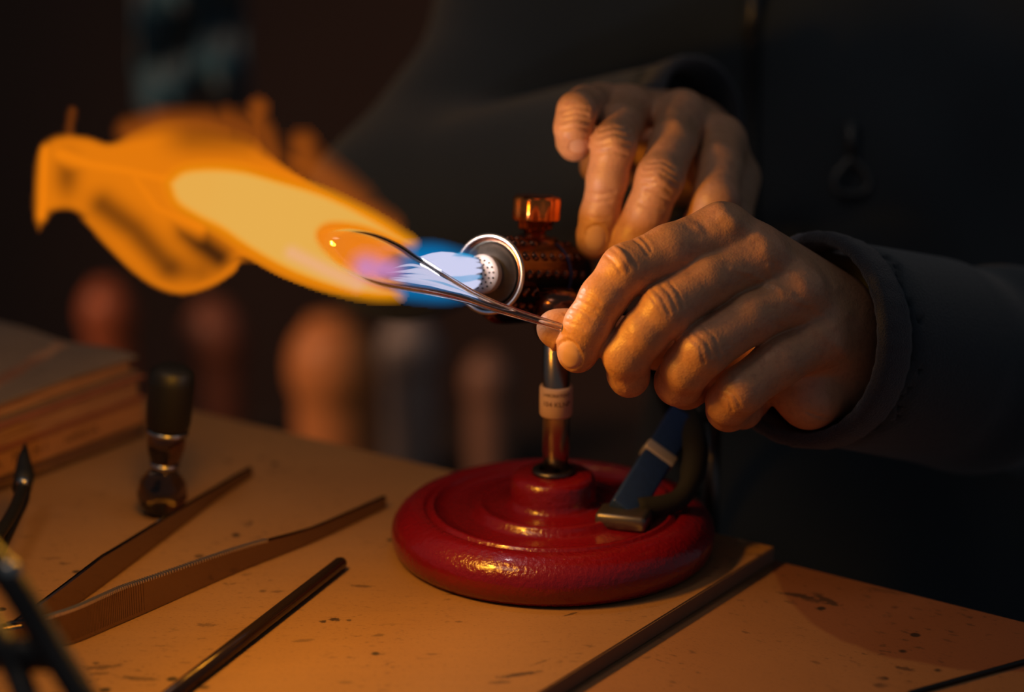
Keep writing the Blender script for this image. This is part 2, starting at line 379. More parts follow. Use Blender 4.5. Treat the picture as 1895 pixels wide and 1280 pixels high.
scorch(M['table'], [(G(x, y, TZ), a_ * .001, b_ * .001, R_(an), st_) for x, y, a_, b_, an, st_ in ((1475, 1101, 8, 2, 10, .85), (1530, 1110, 9, 2.2, -20, .85), (1500, 1108, 7, 2.5, 0, .7), (1675, 1237, 4, 1.6, 10, .7), (1630, 1268, 3, 2, 30, .6), (1380, 1170, 2, 1, 0, .5), (1510, 1225, 3, 1.2, 0, .4), (1640, 1094, 9, 2, 10, .35), (1755, 1185, 3, 1, 0, .4))], TM.inverted())

# ------------------------------------------------------------------ bench torch
torch = empty('bench_torch', (0, 0, 0), 'bench-mounted glass torch with round red enamelled base and copper-brown burner head', 'torch')
prof = [(0, .0006), (.0700, .0006), (.0724, .0012), (.0738, .0035), (.0745, .007), (.0745, .0095), (.0738, .0128), (.0718, .0160), (.0684, .0188), (.0640, .0206), (.0600, .0215), (.0592, .0212), (.0586, .0195), (.0574, .0194), (.0566, .0213), (.0552, .0219),
        (.0543, .0211), (.0537, .0193), (.0470, .0188), (.0400, .0189), (.0362, .0194), (.0352, .0219), (.0338, .0230), (.0325, .0226), (.0300, .0222), (.0225, .0226), (.0204, .0238), (.0197, .0262), (.0194, .0330), (.0186, .0352), (.0168, .0364), (.0090, .0366), (0, .0366)]
base = bmo('base', lathe([(r, z) for r, z in prof], 160), M['red'], torch)
base['label'] = 'round stepped red enamelled base'
bmo('base_gasket', lathe([(0, 0), (.0705, 0), (.0705, .0009), (0, .0009)], 96), M['blackp'], torch)
bmo('post_collar', lathe([(.006, .0366), (.0098, .0366), (.0098, .0382), (.0092, .0388), (.0065, .0388)], 48), M['dsteel'], torch)
FC = P(905, 507, 1.078)                               # centre of the burner's rim
AX = (RT * -.50 - UP * .02 - FW * .866).normalized()  # where the burner points
vert = Vector((0, 0, 1)); side = vert.cross(AX).normalized(); tup = AX.cross(side).normalized()
HM = axisM(FC, AX, vert)
postx = .0012
top_z = FC.z - .012
bmo('post', lathe([(0, .037), (.0058, .037), (.0058, .046), (.0062, .0465), (.0062, top_z), (0, top_z)], 48), M['brush'], torch, M4=Matrix.Translation((postx, 0, 0)))
def on_post(zc): return Vector((postx, 0, zc))
# sticker ring with print
zs0, zs1 = .0, .0
def zat(py):                                          # height on the post's front seen at row py
    v = P(1028, py, 1.0) - CAM; t = (0 - CAM.y) / v.y; return (CAM + v * t).z
zs0, zs1 = zat(768), zat(712)
st = bmo('sticker', lathe([(.0063, zs0), (.0071, zs0 + .0003), (.0076, zs0 + .001), (.0076, zs1 - .001), (.0071, zs1 - .0002), (.0063, zs1)], 48), M['sticker'], torch, M4=Matrix.Translation((postx, 0, 0)))
st['label'] = 'paper sticker wrapped round the post'
def text_on_cyl(s, size, z, parent, r, cx):
    cu = bpy.data.curves.new('lettering', 'FONT'); cu.body = s; cu.size = size; cu.align_x = 'CENTER'; cu.extrude = .00006
    o = bpy.data.objects.new('tmp', cu); COL.objects.link(o); bpy.context.view_layer.update()
    me = bpy.data.meshes.new_from_object(o.evaluated_get(bpy.context.evaluated_depsgraph_get())); COL.objects.unlink(o); bpy.data.objects.remove(o)
    for v in me.vertices:
        th = v.co.x / r - math.pi / 2; rr = r + v.co.z + .00005
        v.co = Vector((cx + rr * math.cos(th), rr * math.sin(th), z + v.co.y))
    return link('lettering', me, M['ink'], parent, False)
text_on_cyl('LABORATORY', .0021, zs1 - .0035, st, .0076, postx)
text_on_cyl('104 KLNP', .0033, zs1 - .0082, st, .0076, postx)

# head
barrel = bmo('barrel', lathe([(0, -.074), (.0115, -.074), (.0145, -.071), (.0160, -.066), (.0163, -.060), (.0163, -.006), (.0168, -.003), (.0168, -.0005), (.015, -.0005)], 64), M['copper'], torch, M4=HM)
studm = bpy.data.meshes.new('stud'); sb = lathe([(.0023, -.0006), (.0022, .0004), (.0014, .0011), (0, .0013)], 12); sb.to_mesh(studm); sb.free(); studm.materials.append(M['copper'])
studm.polygons.foreach_set('use_smooth', [True] * len(studm.polygons))
for i in range(7):
    for k in range(12):
        th = 2 * math.pi * (k + .25) / 12; s = -.009 - i * .0082
        if math.cos(th - math.pi / 2) > .9 and s < -.028 and s > -.05: continue
        dr = HM.to_3x3() @ Vector((math.cos(th), math.sin(th), 0)); pos = HM @ Vector((.0163 * math.cos(th), .0163 * math.sin(th), s))
        o = bpy.data.objects.new('stud', studm); COL.objects.link(o); o.parent = barrel
        o.matrix_parent_inverse = HM.inverted(); o.matrix_world = axisM(pos, dr)
bmo('rear_flange', lathe([(0, -.079), (.010, -.079), (.0135, -.078), (.0135, -.0735), (.009, -.0735)], 48), M['brass'], torch, M4=HM)
rim = bmesh.new(); rim.free()
rp = [(.0172 + .0010 * math.cos(t), .0010 * math.sin(t)) for t in np.linspace(0, 2 * math.pi, 13)]
o = bmo('front_rim', lathe(rp, 96), M['rim'], torch, M4=HM); o['label'] = 'bright steel rim'
bmo('groove_ring', lathe([(.0164, -.0004), (.0152, -.0022), (.0143, -.0024), (.0139, -.0008)], 72), M['groove'], torch, M4=HM)
bmo('face_plate', lathe([(.0140, -.0010), (.0136, .0002), (.0095, .0030), (.0088, .0034)], 72), M['plate'], torch, M4=HM)
nz = bmo('nozzle', lathe([(.0088, .0020), (.0088, .0060), (.0084, .0066), (.0060, .0068), (0, .0068)], 64), M['nozzle'], torch, M4=HM)
bm = bmesh.new()
for ring, (r, c) in enumerate(((0, 1), (.0022, 6), (.0043, 11), (.0063, 16))):
    for k in range(c):
        t = 2 * math.pi * k / c + ring; q = bmesh.ops.create_cone(bm, cap_ends=True, segments=10, radius1=.00042, radius2=.00042, depth=.0006)
        bmesh.ops.translate(bm, vec=(r * math.cos(t), r * math.sin(t), .00682), verts=q['verts'])
o = bmo('jet_hole', bm, M['hole'], nz, M4=HM); o['kind'] = 'stuff'
# valve on top
VB = HM @ Vector((0, 0, -.043)) + tup * .0155 - RT * .003
VM = axisM(VB, (tup + vert).normalized())
bmo('valve_stem', lathe([(0, -.003), (.0095, -.003), (.0100, .0005), (.0085, .002), (.0052, .003), (.0052, .0065), (0, .0065)], 40), M['copper'], torch, M4=VM)
bmo('valve_knob', lathe([(0, .0058), (.0070, .0058), (.0076, .0066), (.0078, .0095), (.0102, .0100), (.0106, .0112), (.0106, .0196), (.0100, .0208), (.004, .0211), (0, .0211)], 96, lambda t: 1 + .065 * math.cos(7 * t)), M['knob'], torch, M4=VM)['label'] = 'lobed orange copper knob'
# under the barrel: gas tubes and swivel on the post
sw = on_post(top_z)
bmo('swivel', lathe([(0, -.010), (.0085, -.010), (.0098, -.008), (.0098, .000), (.0080, .003), (0, .004)], 40), M['copper'], torch, M4=Matrix.Translation(sw))
def H(x, u, s): return HM @ Vector((0, 0, s)) + side * x + tup * u
bmo('gas_tube', tube(spline([H(0, -.0165, -.004), H(0, -.0190, -.012), H(0, -.0190, -.034), H(0, -.0185, -.055)], 20), .0036, 20), M['copper'], torch)
bmo('mixer_block', tube([H(0, -.013, -.052), H(0, -.026, -.064)], [.008, .0075], 20), M['copper'], torch)
bmo('blue_ring', lathe([(.0166, -.047), (.0169, -.0467), (.0169, -.0452), (.0166, -.045)], 64), M['bluegrip'], torch, M4=HM)
bmo('gas_hose', tube(spline([H(.0, -.004, -.078), H(0, -.008, -.10), P(1190, 640, 1.20), P(1260, 800, 1.28), P(1290, 960, 1.34)], 30), .005, 16), M['blackp'], torch)

# ------------------------------------------------------------------ clamp
padp = G(1150, 972, .0190)
clamp = empty('bar_clamp', padp, 'blue-armed steel clamp pressing on the right side of the red base', 'clamp')
p1 = P(1262, 770, padp.dot(FW) - CAM.dot(FW) + .045)
dirv = (p1 - (padp + Vector((0, 0, .006)))); cl = dirv.length; dirv.normalize()
CMx = dirv.cross(-FW).normalized(); CM = basis(CMx, dirv.cross(CMx).normalized(), dirv, padp + Vector((0, 0, .005)))
bm = bmesh.new(); box(bm, .0145, .006, cl, (0, 0, cl / 2 + .002), bev=.0012); bmo('arm', bm, M['bluegrip'], clamp, True, CM)['label'] = 'blue painted arm'
bm = bmesh.new(); box(bm, .0160, .0076, .0062, (0, 0, cl * .60), bev=.0008); bmo('band', bm, mat('bare_metal_band', (.8, .72, .66), .5, .7), clamp, True, CM)['label'] = 'bright metal band'
bm = bmesh.new(); box(bm, .0235, .016, .0075, (0, 0, 0), bev=.0022)
bmo('pad', bm, M['worn'], clamp, True, basis(Vector((.96, -.28, 0)), Vector((.28, .96, 0)), Vector((0, 0, 1)), padp + Vector((.001, 0, .0038))))['label'] = 'worn steel pad'
q0 = G(1262, 962, .0216)
bmo('jaw', tube(spline([padp + Vector((.008, .006, .006)), q0 + Vector((0, .012, .006)), q0 + Vector((.008, .03, .020)), p1 + Vector((.004, .01, -.004))], 16), [.0048] * 8 + [.006] * 8, 14), mat('matte_black_iron', (.006, .006, .007), .85), clamp)
edgept = q0 + Vector((.02, .075, 0))
bmo('spindle', tube([edgept + Vector((0, 0, .03)), edgept + Vector((0, 0, -.07))], .0035, 14), M['dsteel'], clamp)
bmo('crossbar', tube([p1 + Vector((.004, .01, -.004)), edgept + Vector((0, 0, .028))], .005, 14), M['blackp'], clamp)

# ------------------------------------------------------------------ flame (each zone a lens-shaped volume of hot gas)
def blob_mesh(name, hf, x0, x1, y0, y1, step, color, dens, parent, bend=lambda x, y: 0.0, thr=.012):
    xs = np.arange(x0, x1 + step, step); ys = np.arange(y0, y1 + step, step); X, Y = np.meshgrid(xs, ys, indexing='ij')
    H_ = np.clip(hf(X, Y), 0, .99); ins = H_ > thr; Hh = -np.log(1 - np.where(ins, H_ - thr, 0)) / dens * 1000 + .06   # opacity wanted -> thickness in mm
    cell = (ins[:-1, :-1] & ins[1:, :-1] & ins[:-1, 1:] & ins[1:, 1:])
    use = np.zeros(X.shape, bool)
    use[:-1, :-1] |= cell; use[1:, :-1] |= cell; use[:-1, 1:] |= cell; use[1:, 1:] |= cell
    idx = np.full(X.shape, -1); V = []
    for i, j in np.argwhere(use):
        d = FL(X[i, j]) + bend(X[i, j], Y[i, j]); h = Hh[i, j] * .0005; idx[i, j] = len(V)
        V.append(P(X[i, j], Y[i, j], d - h)); V.append(P(X[i, j], Y[i, j], d + h))
    Fs, edges = [], {}
    for i, j in np.argwhere(cell):
        a_ = [idx[i, j], idx[i + 1, j], idx[i + 1, j + 1], idx[i, j + 1]]
        Fs.append([int(q) for q in a_]); Fs.append([int(q) + 1 for q in a_[::-1]])
        for k in range(4):
            e = (a_[k], a_[(k + 1) % 4])
            if (e[1], e[0]) in edges: del edges[(e[1], e[0])]
            else: edges[e] = 1
    for a, b in edges: Fs.append([int(b), int(a), int(a) + 1, int(b) + 1])
    return pyd(name, V, Fs, fire(name + '_gas', color, dens), parent, False)
def sst(x): x = np.clip(x, 0, 1); return x * x * (3 - 2 * x)
def inpoly(X, Y, poly):
    c = np.zeros(X.shape, bool); n = len(poly)
    for k in range(n):
        (xa, ya), (xb, yb) = poly[k], poly[(k + 1) % n]
        if ya == yb: continue
        c ^= ((ya > Y) != (yb > Y)) & (X < (xb - xa) * (Y - ya) / (yb - ya) + xa)
    return c
def polyd(X, Y, poly):
    d = segd(X, Y, list(poly) + [poly[0]]); return np.where(inpoly(X, Y, poly), d, -d)
def smooth_poly(p, n=90): return [tuple(q) for q in spline(list(p) + [p[0]], n)]
flame = empty('torch_flame', P(880, 505, FL(880)), 'long orange and yellow gas flame with blue-white root blowing left from the torch', 'flame')
body = smooth_poly([(312, 338), (345, 314), (430, 312), (520, 335), (600, 360), (680, 398), (735, 432), (762, 450), (735, 446), (700, 432), (655, 418), (610, 416), (590, 430), (596, 452), (620, 478), (650, 502), (680, 520), (712, 536), (738, 545),
                    (690, 546), (620, 532), (540, 503), (470, 465), (410, 425), (366, 402), (326, 375)], 200)
# outer orange envelope
env = smooth_poly([(768, 452), (700, 402), (620, 360), (560, 325), (505, 285), (470, 250), (420, 232), (360, 218), (300, 222), (250, 240), (205, 262), (165, 252), (120, 248), (85, 262), (66, 310), (62, 370), (70, 430), (80, 415), (92, 396), (125, 390),
                   (155, 405), (195, 450), (240, 495), (285, 528), (335, 543), (385, 532), (430, 505), (452, 482), (520, 515), (600, 542), (680, 552), (735, 550), (745, 545), (700, 520), (730, 470)], 220)
def envh(X, Y):
    d = polyd(X, Y, env); up = sst((330 - Y) / 90) * sst((X - 200) / 90) * sst((700 - X) / 60); wd = 20 + 34 * up
    h = .80 * sst(d / wd + .25)
    h *= 1 - .62 * np.exp(-((X - 124) / 24) ** 2 - ((Y - 325) / 42) ** 2)
    h *= 1 - .93 * np.exp(-(segd(X, Y, [(352, 428), (372, 450), (405, 475)]) / 27) ** 2)
    h *= 1 - .72 * np.exp(-(segd(X, Y, [(190, 380), (250, 425), (310, 492)]) / 27) ** 2)
    h *= 1 - .45 * np.exp(-(segd(X, Y, [(330, 500), (370, 505)]) / 25) ** 2)
    h *= 1 - .68 * sst((312 - Y) / 75) * sst((X - 270) / 90)
    h = np.maximum(h, .96 * np.exp(-(segd(X, Y, [(82, 275), (80, 350), (77, 400)]) / 12) ** 2))
    h = np.maximum(h, .70 * np.exp(-(segd(X, Y, smooth_open([(165, 408), (205, 452), (250, 495), (300, 526), (345, 533), (400, 516), (440, 488)])) / 15) ** 2))
    h = np.maximum(h, .90 * np.exp(-(segd(X, Y, [(110, 285), (170, 305), (230, 315), (300, 330), (330, 330)]) / 26) ** 2))
    h = np.maximum(h, .88 * np.exp(-(segd(X, Y, [(250, 330), (290, 385), (370, 420)]) / 22) ** 2))
    h *= sst(d / 16 + .62)
    h *= 1 - .95 * sst(polyd(X, Y, body) / 30 + .5)
    return h
def smooth_open(p, n=30): return [tuple(q) for q in spline(p, n)]
blob_mesh('outer_flame', envh, 30, 800, 170, 590, 4, (.95, .235, .004), 210, flame, lambda x, y: .008 * math.sin(x / 70) + (y - 380) * 2e-5)
# dim upper tongues
def tong(X, Y):
    h = 0 * X
    for p, wd, am in (([(480, 275), (475, 235), (478, 200)], 20, .34), ([(505, 290), (490, 250), (470, 215)], 22, .30), ([(560, 320), (566, 290), (560, 268)], 26, .36), ([(650, 375), (610, 340), (560, 300)], 34, .40), ([(128, 250), (130, 228), (134, 205)], 9, .18),
                       ([(420, 235), (380, 226), (300, 226), (240, 244)], 24, .34), ([(420, 225), (470, 245)], 26, .32), ([(715, 420), (640, 365)], 26, .40)):
        h = np.maximum(h, am * np.exp(-(segd(X, Y, p) / wd) ** 2))
    return h
blob_mesh('flame_tongue', tong, 80, 800, 150, 470, 5, (.62, .13, .008), 60, flame, lambda x, y: .02)
blob_mesh('yellow_flame', lambda X, Y: .988 * sst(polyd(X, Y, body) / 19 + .20), 290, 800, 290, 580, 3, (.79, .42, .078), 300, flame)
blob_mesh('amber_fringe', lambda X, Y: .93 * sst((polyd(X, Y, body) + 24) / 36), 250, 820, 270, 600, 4, (.99, .35, .002), 160, flame, lambda x, y: .014)
blob_mesh('inner_glow', lambda X, Y: .93 * np.exp(-(segd(X, Y, [(610, 440), (660, 462), (705, 470)]) / 36) ** 2), 540, 800, 370, 570, 4, (.86, .22, .010), 260, flame, lambda x, y: .004)
blob_mesh('pink_zone', lambda X, Y: .88 * np.exp(-(segd(X, Y, [(678, 496), (722, 501)]) / 23) ** 2), 600, 830, 420, 570, 3, (.62, .26, .56), 240, flame, lambda x, y: -.005)
blob_mesh('rose_streak', lambda X, Y: .55 * np.exp(-(segd(X, Y, [(540, 468), (600, 498), (660, 525)]) / 13) ** 2), 480, 720, 430, 560, 4, (.86, .42, .28), 200, flame, lambda x, y: -.008)
blob_mesh('blue_haze', lambda X, Y: .80 * sst((polyd(X, Y, smooth_poly([(750, 450), (800, 447), (850, 458), (890, 475), (905, 510), (900, 540), (850, 560), (780, 560), (735, 548), (725, 500)], 80)) + 14) / 40) * (.55 + .45 * sst((900 - X) / 90)), 680, 935, 410, 600, 3, (0.0, .19, .50), 150, flame, lambda x, y: .004)
# blue-white jets, one per ring of holes
k = 0; NO = nz.matrix_world if False else HM
jetm = fire('jet_gas', (.62, .63, .86), 1500); jetb = fire('jet_edge_gas', (.02, .32, .62), 420)
fc = Vector(HM @ Vector((0, 0, .0069)))
for ring, (r, c) in enumerate(((0, 1), (.0022, 6), (.0043, 11), (.0063, 16))):
    for q in range(c):
        t = 2 * math.pi * q / c + ring; s0 = HM @ Vector((r * math.cos(t), r * math.sin(t), .0072))
        yy = (s0 - fc).dot(-UP) * FPX / 1.07; xx = (s0 - fc).dot(RT) * FPX / 1.07; dd = (s0 - fc).dot(FW)
        L = 95 + random.uniform(-10, 75) - 3500 * r
        pts = []; 
        for u in np.linspace(0, 1, 9):
            sp = 1 + .55 * math.sin(min(u * 2.2, 1.6)) - .95 * u * u
            px = 884 + xx - 8 - L * u; py = 503 + yy * sp + u * 10; pts.append(P(px, py, FL(px) + dd * sp))
        rad = [.0006, .0012, .0017, .0020, .0019, .0014, .0009, .0005, .0001]
        bmo('jet', tube(pts, [x * random.uniform(.85, 1.1) for x in rad], 10), jetm if (q % 4 or ring < 3) else jetb, flame)

# ------------------------------------------------------------------ blown glass piece
gp = [(584, 437, .5), (588, 440, 14), (598, 445, 24), (615, 452, 33), (640, 461, 41), (680, 474, 45.5), (720, 489, 43.5), (760, 505, 35), (800, 520.5, 26.5), (840, 536.5, 19), (880, 553, 13.5), (920, 568, 10.5), (960, 581, 9), (1000, 593.5, 8), (1040, 606, 7.5), (1075, 617, 7)]
gs = spline(gp, 90); GD = lambda px: 1.018 + (px - 584) * .00003
def glassbody():
    seg = 40; bm = bmesh.new(); outer, inner = [], []
    c = [P(x, y, GD(x)) for x, y, r in gs]; rr = [max(r, .3) * 1.03 / FPX for x, y, r in gs]
    for lst, sc in ((outer, 0), (inner, 1)):
        for i in range(len(c)):
            if sc and (i < 2 or i > 84): continue
            t = (c[min(i + 1, len(c) - 1)] - c[max(i - 1, 0)]).normalized(); n0 = UP.cross(t).normalized(); b_ = t.cross(n0)
            r = rr[i] - sc * min(.0015, rr[i] * .45)
            lst.append([bm.verts.new(c[i] + n0 * r * math.cos(2 * math.pi * k / seg) + b_ * r * math.sin(2 * math.pi * k / seg)) for k in range(seg)])
    for lst, fl in ((outer, 0), (inner, 1)):
        for a_, b_ in zip(lst, lst[1:]):
            for k in range(seg):
                q = (a_[k], a_[(k + 1) % seg], b_[(k + 1) % seg], b_[k]); bm.faces.new(q if not fl else q[::-1])
        e0, e1 = lst[0], lst[-1]
        bm.faces.new(e0[::-1] if not fl else e0); bm.faces.new(e1 if not fl else e1[::-1])
    # make the outer skin face outward and the inner wall face the hollow
    bm.normal_update(); return bm
bm = glassbody()
mid = gs[40]; cc = P(mid[0], mid[1], GD(mid[0])); f0 = min((f for f in bm.faces if len(f.verts) == 4), key=lambda f: -((f.calc_center_median() - cc).length < .03) * (f.calc_center_median() - cc).length)
bm.faces.ensure_lookup_table(); f_out = bm.faces[40 * 40]; ci = P(gs[40][0], gs[40][1], GD(gs[40][0]))
if f_out.normal.dot(f_out.calc_center_median() - ci) < 0: bmesh.ops.reverse_faces(bm, faces=bm.faces)
gl = bmo('glass_tube', bm, M['glass']); tag(gl, 'clear hollow glass teardrop on a thin stem held between finger and thumb in the flame', 'glass')

# ------------------------------------------------------------------ person
person = empty('person', P(1600, 640, 1.46) * 1.0, 'person in dark zipped jacket working glass with both hands over the torch', 'person')
def cz(x, y, s=2.667, ox=980, oy=340): return (ox + x / s, oy + y / s)
# near (lower) hand
F1 = Field(J(975, 350, -25) * 1, J(1660, 815, 105), .75)
pts = [J(975, 350, -34), J(1660, 815, 105), J(975, 350, 105), J(1660, 815, -34)]
F1 = Field(np.min(pts, 0), np.max(pts, 0), .75)
fing = F1.new(); palm = F1.new()
def finger(F, acc, joints, k=3.0):
    tmp = F.new()
    for (a_, ra), (b_, rb) in zip(joints, joints[1:]): F.cone(tmp, J(*a_), J(*b_), ra, rb, k)
    return smin(acc, tmp, 1.4)
fing = finger(F1, fing, [((1335, 434, 6), 13.2), ((1240, 464, -4), 11.2), ((1158, 500, -10), 11.0), ((1116, 552, -11), 9.9), ((1088, 602, -8), 10.0), ((1072, 640, -4), 9.2), ((1068, 655, -2), 8.2)])
fing = finger(F1, fing, [((1400, 478, 6), 12.5), ((1310, 520, -5), 11.0), ((1232, 575, -13), 11.4), ((1192, 616, -12), 10.2), ((1160, 655, -7), 10.3), ((1163, 692, 2), 8.8), ((1165, 700, 4), 8.2)])
fing = finger(F1, fing, [((1472, 545, 8), 12.5), ((1385, 590, -3), 11.0), ((1300, 648, -11), 11.3), ((1272, 680, -6), 10.4), ((1257, 706, 5), 10.3), ((1270, 716, 20), 9.3), ((1290, 712, 30), 8.4)])
fing = finger(F1, fing, [((1510, 625, 14), 12.0), ((1440, 670, 2), 10.8), ((1372, 722, -4), 10.2), ((1350, 744, 4), 9.8), ((1348, 757, 14), 9.3), ((1375, 758, 28), 8.0), ((1395, 745, 36), 7.0)])
# thumb, passing under the index finger
fing = finger(F1, fing, [((1450, 690, 62), 15.0), ((1300, 650, 48), 12.0), ((1180, 635, 32), 10.5), ((1100, 615, 16), 10.0), ((1045, 612, 9), 9.2), ((1027, 607, 8), 8.0)])
for a_, ra, b_, rb in (((1338, 436, 8), 13.6, (1530, 590, 40), 22), ((1404, 482, 8), 14, (1540, 615, 42), 22), ((1470, 548, 10), 13.6, (1545, 640, 44), 22), ((1510, 625, 16), 13.5, (1545, 670, 46), 21),
                       ((1360, 470, 26), 13, (1540, 640, 56), 21), ((1440, 600, 34), 14, (1530, 670, 56), 19), ((1545, 640, 46), 22, (1640, 690, 98), 25),
                       ((1495, 738, 26), 12.0, (1560, 700, 46), 17), ((1440, 690, 30), 12, (1500, 738, 28), 12)):
    F1.cone(palm, J(*a_), J(*b_), ra, rb, 7)
body1 = smin(palm, fing, 5.0)
V1, Q1 = F1.mesh(body1)
z = cz
marks = []
def cr(pts, wd=3.2, am=-.55, cv=z): marks.append(([cv(*p) for p in pts], wd, am))
for p in ([(370, 350), (420, 390), (450, 440)], [(400, 315), (455, 365), (490, 425)], [(430, 300), (490, 345), (530, 405)], [(500, 262), (550, 300), (585, 350)], [(540, 250), (580, 290), (600, 330)]): cr(p, 2.8, -.5)
cr([(450, 340), (470, 380)], 9, .8); cr([(425, 330), (455, 400)], 14, .7)
for p in ([(170, 640), (230, 660), (290, 700)], [(190, 600), (250, 620), (310, 660)], [(215, 565), (270, 590), (330, 625)], [(240, 530), (300, 555), (345, 590)], [(180, 680), (240, 700), (270, 720)]): cr(p, 2.6, -.4)
for p in ([(570, 530), (610, 570), (640, 615)], [(640, 490), (690, 540), (725, 620)], [(600, 510), (650, 560), (690, 640)], [(690, 480), (730, 530), (760, 600)]): cr(p, 2.8, -.45)
cr([(610, 560), (630, 600)], 15, .9)
for p in ([(810, 730), (870, 780), (900, 850)], [(850, 700), (910, 750), (945, 840)], [(780, 750), (840, 800), (860, 880)]): cr(p, 2.8, -.4)
cr([(830, 800), (840, 830)], 15, .9)
for p in ([(960, 1010), (1010, 1040), (1040, 1100)], [(930, 1030), (980, 1060), (1000, 1120)]): cr(p, 2.8, -.35)
cr([(400, 620), (470, 690), (480, 760)], 10, -.35); cr([(430, 985), (460, 1020)], 4, -.3)
cr([(940, 130), (1000, 190)], 22, 1.6); cr([(1110, 280), (1160, 330)], 26, 1.0); cr([(1320, 480), (1350, 520)], 28, .8); cr([(1420, 700), (1450, 730)], 22, 1.0)
cr([(1160, 330), (1400, 520), (1560, 640)], 12, .8); cr([(960, 160), (1250, 330), (1500, 520)], 12, .8); cr([(1350, 520), (1500, 700)], 12, .7); cr([(1440, 730), (1560, 830)], 11, .6)
cr([(1050, 240), (1300, 420), (1450, 560)], 18, -.5); cr([(1230, 430), (1400, 600), (1500, 720)], 18, -.5); cr([(1380, 620), (1480, 760)], 16, -.4)
cr([(1000, 420), (1090, 440), (1180, 500), (1290, 540)], 6, .5); cr([(1180, 400), (1200, 480), (1260, 560), (1380, 600)], 6, .45)
cr([(800, 160), (850, 190), (880, 240)], 9, -.7); cr([(780, 200), (840, 250)], 8, -.4)
for _ in range(60):                            # small loose wrinkles on the back of the hand
    x0, y0 = rng.uniform(900, 1600), rng.uniform(180, 1000); a_ = rng.uniform(-.5, .9); l_ = rng.uniform(30, 90)
    cr([(x0, y0), (x0 + l_ * math.cos(a_), y0 + l_ * math.sin(a_))], 2.5, rng.uniform(-.22, .1))
cr([(1370, 1125), (1420, 1145), (1475, 1158)], 2.2, -.5)
# nail of the index finger
def nail(V, Fq, cx, cy, rx, ry, ang, lift=.45):
    x, y = pix(V); ca, sa = math.cos(ang), math.sin(ang); u = ((x - cx) * ca + (y - cy) * sa) / rx; v = (-(x - cx) * sa + (y - cy) * ca) / ry
    e = (np.abs(u) ** 2.6 + np.abs(v) ** 2.6) ** (1 / 2.6); nr = vnormals(V, Fq); vd = V / np.linalg.norm(V, axis=1)[:, None]; fc_ = -(nr * vd).sum(1) > .0
    off = np.where(fc_, np.where(e < 1, -.15, 0) - lift * np.exp(-((e - 1.02) / .10) ** 2) + .35 * np.exp(-((e - 1.25) / .14) ** 2) * (v < .2), 0)
    V2 = V + nr * off[:, None]; fe = e[Fq].mean(1); ok = (fe < 1.0) & fc_[Fq].all(1); return V2, ok
V1, _ = sculpt(V1, Q1, marks)
V1, n1 = nail(V1, Q1, 1053, 657, 20, 27, R_(-28))

# far (upper) hand
DZ = 78
pts = [J(x, y, d) for x in (1010, 1420) for y in (130, 520) for d in (40, 230)]
F2 = Field(np.min(pts, 0), np.max(pts, 0), .85)
fing = F2.new(); palm = F2.new()
def K(px, py, d): return (px, py, DZ + d)
fing = finger(F2, fing, [(K(1112, 196, 34), 9.8), (K(1085, 196, 12), 9.4), (K(1068, 206, -8), 9.0), (K(1060, 236, -8), 8.3), (K(1062, 262, -2), 7.8), (K(1064, 270, 0), 7.0)])                     # little finger
fing = finger(F2, fing, [(K(1160, 204, 34), 11), (K(1148, 232, 8), 10.2), (K(1136, 268, -10), 10.2), (K(1124, 330, -8), 9.2), (K(1110, 400, -2), 9.0), (K(1102, 436, 1), 8.4), (K(1099, 450, 2), 7.6)])  # ring
fing = finger(F2, fing, [(K(1262, 214, 34), 12), (K(1246, 265, 6), 10.8), (K(1222, 330, -12), 10.9), (K(1198, 392, -8), 9.8), (K(1170, 440, -2), 9.4), (K(1150, 475, 2), 8.0)])                     # middle
fing = finger(F2, fing, [(K(1330, 262, 34), 12.5), (K(1330, 310, 10), 11.2), (K(1325, 370, -6), 11.0), (K(1300, 425, -2), 9.8), (K(1280, 460, 2), 9)])                                          # index
fing = finger(F2, fing, [(K(1355, 330, 60), 14), (K(1345, 400, 40), 12), (K(1310, 450, 28), 10)])                                                                                             # thumb
fing = finger(F2, fing, [(K(1110, 260, 50), 12), (K(1100, 310, 44), 7)])
for a_, ra, b_, rb in ((K(1110, 200, 36), 11, K(1210, 265, 110), 24), (K(1165, 205, 36), 12, K(1230, 265, 110), 25), (K(1258, 222, 36), 13.5, K(1260, 270, 110), 25), (K(1328, 268, 36), 13.5, K(1280, 280, 110), 25),
                       (K(1250, 270, 60), 20, K(1230, 280, 145), 26)):
    F2.cone(palm, J(*a_), J(*b_), ra, rb, 8)
F2.cone(palm, J(*K(1330, 300, 52)), J(*K(1270, 290, 100)), 15, 22, 7)
V2, Q2 = F2.mesh(smin(palm, fing, 5.0))
marks = []; c2 = lambda x, y: (980 + x / 3.46, 130 + y / 3.46)
for p in ([(450, 385), (540, 360), (640, 380)], [(440, 430), (540, 405), (650, 430)], [(430, 480), (540, 455), (640, 480)], [(430, 530), (530, 515), (620, 545)], [(350, 960), (430, 985), (500, 985)], [(345, 930), (430, 950), (510, 945)], [(360, 780), (450, 800), (540, 780)], [(350, 830), (430, 850), (520, 835)],
          [(745, 625), (850, 620), (950, 690)], [(720, 665), (830, 655), (945, 735)], [(720, 720), (820, 720), (900, 780)], [(740, 780), (820, 800), (890, 840)], [(760, 590), (850, 580), (930, 630)], [(700, 850), (780, 880), (850, 890)],
          [(220, 290), (300, 270), (370, 290)], [(205, 330), (290, 310), (380, 335)], [(210, 375), (300, 360), (380, 380)], [(200, 260), (290, 235), (380, 250)]): cr(p, 3.0, -.55, c2)
cr([(540, 440), (560, 470)], 14, .8, c2); cr([(820, 690), (850, 720)], 14, 1.1, c2); cr([(300, 330), (310, 350)], 12, .6, c2)
